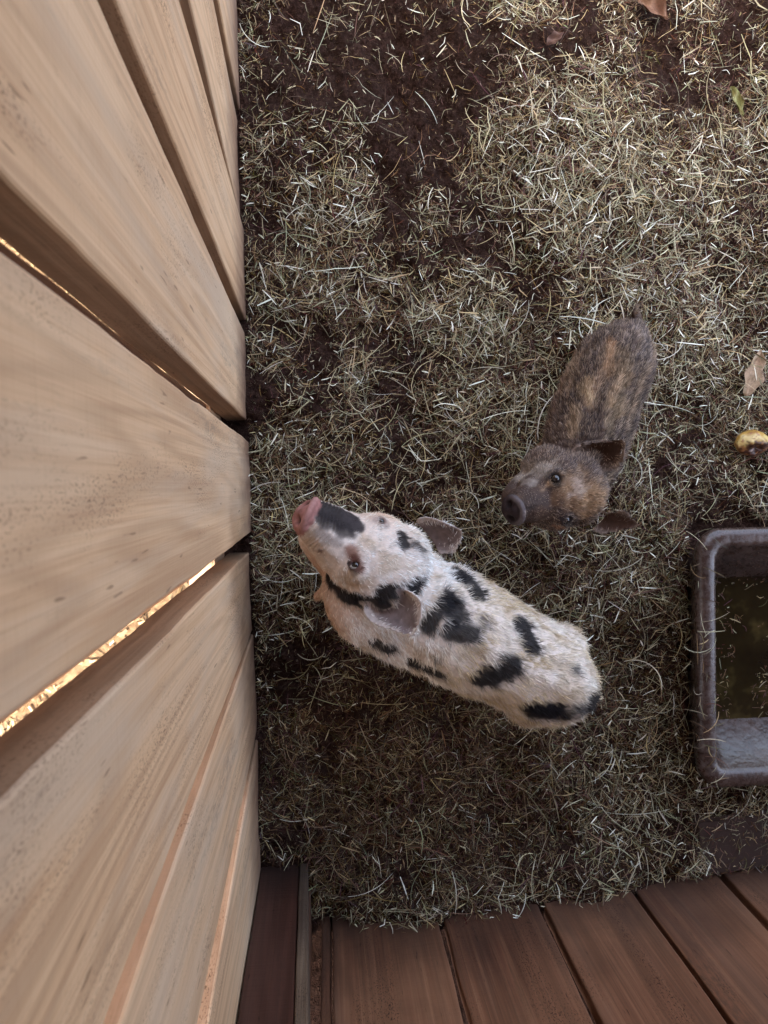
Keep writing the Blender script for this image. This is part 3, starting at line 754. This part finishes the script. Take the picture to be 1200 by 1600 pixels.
    body = mesh('body', V, F4 if all(len(f) == 4 for f in Fq) else Fq, M_skin, col=np.clip(skin(V), .003, .9), smooth=True); adopt(body, root)
    def lens(P, Nn):
        hx, hy, hz = hd(P); ed, ei = eard(P); fc = np.sum(Nn * inn[ei], 1)
        L = spec['hair'] * np.ones(len(P)); L = L * (1 - .45 * sstep(-.02, .06, hx)); L = L * (1 - .55 * sstep(.07, .11, hx))
        L = np.where(hx > .148, 0, L); L = np.where((ed < .0085) & (fc > 0), spec['hair'] * .6 * (rng.random(len(P)) < .03 + .5 * rimv[ei]), np.where(ed < .010, spec['hair'] * .4, L))
        if 'bare' in spec:
            L = L * (1 - spec['bare'](P, hd(P)))
        for p, nn, er in eyes: L = np.where(np.linalg.norm(P - p, axis=1) < er * 1.25, 0, L)
        L = L * sstep(.02, .05, P[:, 2])
        return L
    fur(V, F4, ar, N, spec['nhair'], lambda P: coat(P), spec['tip'], lens, flowdir, spec['hairw'], root, 'coat', spec.get('lift', .35), spec['streak'])
    # eyelashes
    for p, nn, er in eyes:
        n = 16; side = np.cross(nn, Fh); side /= np.linalg.norm(side)
        pts = []
        for i in range(n):
            a = (i / (n - 1) - .5) * 2.0; o = p + nn * er * .35 + (np.cross(side, nn) * -1 * math.sin(a) * er * 1.0) + side * math.cos(a) * er * .9
            pts.append((o, o + nn * er * .9 + side * er * .9 + rng.normal(0, er * .12, 3)))
        V2 = []; F2 = []
        for i, (a, b) in enumerate(pts):
            s2 = np.cross(b - a, nn); s2 /= np.linalg.norm(s2); s2 *= .0003; V2 += [a - s2, a + s2, b]; F2.append((3 * i, 3 * i + 1, 3 * i + 2))
        lo = mesh('eyelashes', V2, F2, M_fur, col=np.tile(spec['lash'], (len(V2), 1))); adopt(lo, root)
    return root, G

def leg(hip, knee, ankle, foot, r):
    return [(hip, (r[0], r[0])), (knee, (r[1], r[1])), (ankle, (r[2], r[2])), (foot + np.array([0, 0, .018]), (r[3], r[3])), (foot + np.array([0, 0, .008]), (r[3] * 1.15, r[3] * 1.15))]
def legset(sp_f, sp_h, fwd, side, s, zf, zh, gz=0.0, wide=.052):
    out = []
    fwd = np.array(fwd, float); fwd /= np.linalg.norm(fwd); side = np.array(side, float)
    for k, sg in enumerate((-1, 1)):
        b = sp_f + side * sg * wide * s; st = (.022, -.02)[k] * s
        out.append(leg(b + [0, 0, -.03 * s], b * [1, 1, 0] + fwd * (st * .3 + .004) + [0, 0, zf * .52], b * [1, 1, 0] + fwd * (st - .002) + [0, 0, zf * .22], b * [1, 1, 0] + fwd * st + [0, 0, gz], (.042 * s, .023 * s, .0145 * s, .0165 * s)))
        b = sp_h + side * sg * wide * .9 * s; st = (-.02, .02)[k] * s
        out.append(leg(b + [0, 0, -.02 * s], b * [1, 1, 0] + fwd * (st + .022 * s) + [0, 0, zh * .58], b * [1, 1, 0] + fwd * (st - .022 * s) + [0, 0, zh * .30], b * [1, 1, 0] + fwd * (st - .008 * s) + [0, 0, gz], (.052 * s, .032 * s, .015 * s, .0165 * s)))
    return out

# --- spotted piglet
rump = at(894, 1072, .21); b1 = at(858, 1060, .215); b2 = at(792, 1023, .22); b3 = at(720, 984, .225); b4 = at(666, 952, .235)
spine1 = [(rump, (.050, .070)), (b1, (.083, .088)), (b2, (.090, .092)), (b3, (.099, .097)), (b4, (.088, .089))]
poll1 = at(652, 888, .345); nose1 = at(499, 797, .392)
fw = b4 - b1; fw[2] = 0; fw /= np.linalg.norm(fw); lf = np.array([-fw[1], fw[0], 0])
BLK = (.010, .009, .011)
def base1(P, h, hair):
    hx, hy, hz = h
    n = fbm(P, 14, 77, 3)
    grime = sstep(.50, .70, fbm(P, 34, 88, 3))[:, None]
    low = sstep(.30, .20, P[:, 2] + (n - .5) * .07 - .10 * np.clip((hx + .02) / .1, -.9, .6))
    if hair:
        c = lerp((.82, .79, .74), (.72, .56, .41), low[:, None] * .95); c = c + (np.array((.58, .46, .29)) - c) * ((.35 + .6 * sstep(.35, .62, fbm(P, 22, 55, 3))) * sstep(-.05, -.14, hx))[:, None]
    else:
        c = lerp((.68, .58, .50), (.62, .42, .31), low[:, None]); 
    c = c * (1 - grime * np.array((.22, .28, .36)))
    return c
spec1 = dict(name='piglet', s=1, label='white piglet with black spots lifting its pink snout beside the plank wall', spine=spine1, poll=poll1, nose=nose1, roll=R(22), fat=1.30, soft=.21, mz=1.0, rim=(.36, .20, .175), streak=.30, discup=-.38,
    neck=lambda H, k: [(H(.0, 0, -.05), (.062, .060)), (H(-.035, -.0, -.062), (.070, .070)), (b4 + [0, 0, .01], (.078, .082)), (b3, (.086, .088))],
    legs=legset(b4 * .5 + b3 * .5, b1, fw, lf, 1.0, .19, .19),
    extra=lambda H: [[(H(.05, .01, -.075), (.046, .046)), (at(560, 945, .265), (.054, .052)), (at(612, 972, .24), (.062, .060)), (at(668, 990, .22), (.072, .070))],
        [(at(520, 915, .27), (.014, .014)), (at(507, 924, .245), (.010, .010)), (at(496, 932, .22), (.008, .008))]],
    tail=[(rump + [.03, -.014, .02], (.010, .010)), (rump + [.045, -.022, -.01], (.006, .006)), (rump + [.045, -.022, -.05], (.005, .005)), (rump + [.04, -.02, -.08], (.004, .004))],
    ears=[((648, 815, .345, 'z'), (684, 866, .340, 'z'), (724, 830, .368, 'z'), (-.30, -.1, 1.0), .24, .007),
        ((566, 946, .008), (634, 920, .016), (641, 986, .055), (-.3, -.15, 1.0), .30, .007)],
    eyes=[(597, 813, .0050), (555, 882, .0056)],
    marks=[(509, 793, 545, 812, 26, (.018, .014, .015), .97), (508, 812, 545, 828, 15, (.03, .024, .024), .85), (498, 832, 528, 850, 9, (.2, .17, .16), .5), (545, 806, 558, 820, 14, (.045, .036, .036), .9),
           (515, 905, 560, 940, 13, BLK, .97), (560, 935, 600, 945, 12, BLK, .95), (598, 928, 648, 915, 15, BLK, .97), (625, 925, 660, 905, 8, BLK, .8),
           (629, 838, 630, 846, 12, BLK, .95), (650, 850, 657, 857, 7, BLK, .8),
           (697, 876, 720, 900, 13, BLK, .95), (715, 892, 746, 928, 14, BLK, .95), (700, 935, 668, 975, 15, BLK, .93), (705, 985, 735, 988, 17, BLK, .93), (705, 945, 712, 962, 19, BLK, .93),
           (588, 1003, 612, 1015, 10, BLK, .95), (645, 1036, 688, 1054, 10, BLK, .95), (680, 1027, 682, 1029, 6, BLK, .8), (755, 968, 757, 976, 9, BLK, .65),
           (814, 978, 829, 1008, 16, BLK, .97), (756, 1060, 794, 1042, 22, BLK, .97), (898, 1044, 900, 1050, 8, BLK, .8), (932, 1068, 935, 1076, 7, BLK, .75),
           (832, 1110, 930, 1096, 20, BLK, .97), (836, 1105, 860, 1112, 14, BLK, .97),
           (547, 858, 561, 888, 10, (.26, .12, .08), .85), (553, 872, 558, 886, 7, (.09, .035, .025), .9), (546, 880, 553, 897, 5, (.025, .012, .012), .95), (538, 892, 556, 903, 8, (.5, .38, .27), .6), (590, 812, 606, 818, 8, (.42, .32, .28), .6), (500, 860, 500, 862, 3, (.12, .07, .05), .8)],  # near-black mark paints the shade in the eye crease
    base=base1, earskin=(.19, .15, .145), earrim=(.60, .53, .48), disc=(.32, .15, .13), lid=(.10, .05, .04), hair=.0145, hairw=.00075, nhair=125000,
    tip=lambda P, c: c * 1.08 + .01, lift=.12, lash=(.3, .25, .2),
    bare=lambda P, h: .25 * sstep(.118, .13, h[0]) * (h[2] > -.06))
root1, G1 = build_piglet(spec1)

# --- brown piglet
r2 = at(981, 524, .15); c1 = at(963, 564, .16); c2 = at(937, 622, .165); c3 = at(917, 684, .17); c4 = at(905, 728, .18)
spine2 = [(r2, (.034, .046)), (c1, (.068, .068)), (c2, (.075, .073)), (c3, (.077, .074)), (c4, (.064, .066))]
poll2 = at(938, 766, .262); nose2 = at(823, 803, .312)
fw2 = c4 - c1; fw2[2] = 0; fw2 /= np.linalg.norm(fw2); lf2 = np.array([-fw2[1], fw2[0], 0])
def base2(P, h, hair):
    hx, hy, hz = h
    ax = (P - c2) @ fw2; lt = (P - c2) @ lf2 + .02 * (fbm(P, 14, 5, 2) - .5)
    st = .5 + .5 * np.sin(lt * 170 + 1.0); st = st * sstep(.35, .6, fbm(P, 30, 15, 2)) * (hx < -.03) * .7 + .35 * (rng.random(len(P)) - .5) * hair
    n = fbm(P * 1.0, 60, 25, 3)
    a = np.array((.075, .058, .054)) if hair else np.array((.05, .034, .028)); b = np.array((.28, .195, .125)) if hair else np.array((.14, .08, .045))
    c = a + (b - a) * np.clip(st * .75 + .35 * (n - .35), 0, 1)[:, None]
    low = sstep(.17, .08, P[:, 2])[:, None]
    return c + (np.array((.20, .11, .065)) - c) * low * .7
def post2(P, c, h):
    ax = (P - c2) @ fw2; lt = (P - c2) @ lf2; Q = np.column_stack([ax * 11, lt * 150, P[:, 2] * 70])
    t = sstep(.25, .75, .6 * vn(Q, 1, 5) + .4 * vn(Q * [2.5, 2.2, 2], 1, 6)); t = 1 + (t - 1) * .85 * sstep(.02, -.04, h[0])
    return c * (.42 + .85 * t)[:, None]
def tip2(P, c):
    t = (rng.random(len(P)) < .40)[:, None] * (.6 + 1.2 * vn(P, 60, 8))[:, None]
    return np.clip(c * 1.3 + t * np.array((.22, .165, .11)), 0, .8)
DK = (.022, .014, .012)
spec2 = dict(post=post2, name='piglet', s=.85, label='smaller brindled brown piglet looking up with its dark snout beside the trough', spine=spine2, poll=poll2, nose=nose2, roll=R(-12), fat=1.30, soft=.40, streak=.55, discup=.12,
    neck=lambda H, k: [(H(.0, 0, -.05), (.045, .045)), (H(-.03, .0, -.065), (.05, .052)), (c4, (.056, .060)), (c3, (.064, .066))],
    legs=legset(c4 * .4 + c3 * .6, c1, fw2, lf2, .8, .14, .14, wide=.040),
    tail=[(r2 + [.004, .025, .03], (.008, .008)), (at(989, 488, .19), (.0045, .0045)), (at(996, 478, .19), (.0035, .0035)), (at(993, 470, .185), (.003, .003))],
    ears=[((893, 708, .004), (942, 740, .008), (958, 690, .050), (-.5, -.25, 1.0), .46, .006),
        ((950, 797, .272, 'z'), (924, 828, .252, 'z'), (1000, 822, .290, 'z'), (-.4, .15, 1.0), .46, .006)],
    eyes=[(868, 748, .0078), (887, 814, .0070)],
    marks=[(800, 802, 830, 804, 24, (.035, .024, .020), .92), (835, 806, 848, 800, 14, (.06, .035, .024), .7),
           (864, 752, 876, 742, 15, (.03, .024, .026), .95), (885, 812, 905, 816, 14, (.03, .022, .022), .95),
           (812, 742, 845, 732, 20, (.26, .22, .18), .6), (818, 745, 828, 757, 8, (.36, .32, .28), .35), (850, 765, 856, 758, 7, (.42, .28, .17), .6),
           (900, 768, 925, 785, 30, (.30, .18, .09), .6), (870, 780, 890, 785, 16, (.09, .05, .03), .6), (866, 817, 872, 824, 7, (.26, .14, .08), .55), (845, 832, 890, 836, 6, (.50, .36, .28), .6),
           (975, 560, 962, 640, 13, (.34, .235, .14), .5), (962, 640, 955, 690, 14, (.32, .23, .14), .5), (952, 540, 950, 590, 6, (.32, .18, .09), .5), (915, 605, 920, 625, 11, (.36, .25, .14), .6), (900, 645, 895, 675, 10, (.36, .26, .16), .55),
           (1000, 520, 1010, 560, 12, (.16, .13, .12), .7), (880, 600, 860, 660, 9, (.10, .06, .045), .6), (965, 740, 960, 775, 14, (.33, .27, .23), .6), (940, 700, 975, 700, 12, (.25, .2, .17), .4)],
    base=base2, earskin=(.06, .034, .024), earrim=(.27, .205, .165), mz=.90, rim=(.20, .17, .17), disc=(.035, .024, .024), lid=(.012, .009, .009), hair=.0115, hairw=.0009, nhair=110000,
    tip=tip2, lift=.34, lash=(.05, .04, .03),
    bare=lambda P, h: .25 * sstep(.115, .128, h[0]))
root2, G2 = build_piglet(spec2)

# ------------------------------------------------------------------ small things on the floor
def leafthing(name, px, py, L, W, ang, cols, label, cat_, curl=.5, zlift=.022, seed=0):
    c = at(px, py, .02); nu, nv = 22, 13; V = []; 
    c[2] = float(ground_h(np.array([c[0]]), np.array([c[1]]))[0]) + zlift
    dv = np.array([math.cos(ang), math.sin(ang), 0]); sv = np.array([-dv[1], dv[0], 0])
    cl = []
    for layer_ in (0, 1):
        for i in range(nu):
            u = i / (nu - 1); wd = W / 2 * (math.sin(math.pi * u ** .8) ** .75 + .02) * (1 + .12 * math.sin(u * 17 + seed))
            for j in range(nv):
                v = j / (nv - 1) * 2 - 1
                z = curl * abs(v) ** 1.6 * wd + .12 * L * (u - .5) ** 2 * curl + .003 * math.sin(u * 13 + v * 4 + seed) - .0005 * layer_ + (.0012 if abs(v) < .1 else 0)
                V.append(c + dv * (u - .5) * L + sv * (v * wd * (1 - .15 * curl)) + np.array([0, 0, z]))
                cl.append(lerp(cols[0], cols[1], min(1, max(0, .5 + .7 * math.sin(u * 9 + seed) * math.cos(v * 3 + seed)))) * (1.25 if abs(v) < .1 else 1))
    V = np.array(V); K = nu * nv; Fs = []
    for i in range(nu - 1):
        for j in range(nv - 1):
            a = i * nv + j; Fs.append((a, a + 1, a + nv + 1, a + nv)); Fs.append((a + K, a + K + nv, a + K + nv + 1, a + K + 1))
    for i in range(nu - 1):
        for j in (0, nv - 1): a = i * nv + j; Fs.append((a, a + nv, a + nv + K, a + K))
    return tag(mesh(name, V, Fs, M_leaf, col=np.array(cl), smooth=True), label, cat_)
M_leaf = attr_mat('dry_leaf', .6, .3, .35).m
leafthing('dry_leaf', 1180, 582, .098, .040, R(70), ((.44, .32, .20), (.36, .235, .14)), 'pale brown dry leaf lying on hay above the rotten potato', 'leaf', .5, .03, 1)
leafthing('dry_leaf', 1022, 12, .07, .04, R(-30), ((.16, .08, .05), (.22, .12, .07)), 'dark brown curled leaf at the very top of the picture', 'leaf', .9, .02, 2)
leafthing('wilted_leaf', 1158, 152, .062, .020, R(-65), ((.28, .30, .12), (.2, .17, .06)), 'wilted yellow-green leaf lying in the upper right of the floor', 'leaf', .9, .02, 3)
leafthing('dry_leaf', 866, 62, .045, .022, R(40), ((.14, .075, .05), (.10, .05, .035)), 'small reddish-brown leaf half buried in the hay near the top', 'leaf', .8, .02, 4)
def scrap():
    c = at(1176, 694, .035); bm = bmesh.new(); bmesh.ops.create_icosphere(bm, subdivisions=5, radius=1)
    V = np.array([v.co[:] for v in bm.verts]); Fs = [tuple(v.index for v in f.verts) for f in bm.faces]; bm.free()
    n = fbm(V, 1.6, 4, 3); V = V * (1 + .25 * (n - .5))[:, None]
    cav = np.exp(-(((V[:, 0] - .10) / .70) ** 2 + ((V[:, 1] + .62) / .55) ** 2 + ((V[:, 2] - .7) / .9) ** 2)) + .0
    V2 = V - V * (cav * .55 * (.7 + .6 * fbm(V, 5, 8, 2)))[:, None]
    col = lerp(np.array((.42, .24, .05)), np.array((.60, .45, .17)), sstep(.35, .65, fbm(V, 2.2, 12, 2))[:, None])
    col = lerp(col, np.array((.06, .022, .012)), sstep(.04, .20, cav + .45 * (fbm(V, 5, 3, 2) - .5))[:, None])
    col = lerp(col, np.array((.28, .12, .04)), sstep(.60, .68, fbm(V, 4, 33, 3))[:, None] * .8)
    V3 = V2 * np.array([.036, .027, .024]) + c
    t = attr_mat('rotten_potato_skin', .35, .5); tag(mesh('rotten_potato', V3, Fs, t.m, col=col, smooth=True), 'yellow half-eaten rotten potato with a dark brown hollow lying on the hay', 'food scrap')
scrap()
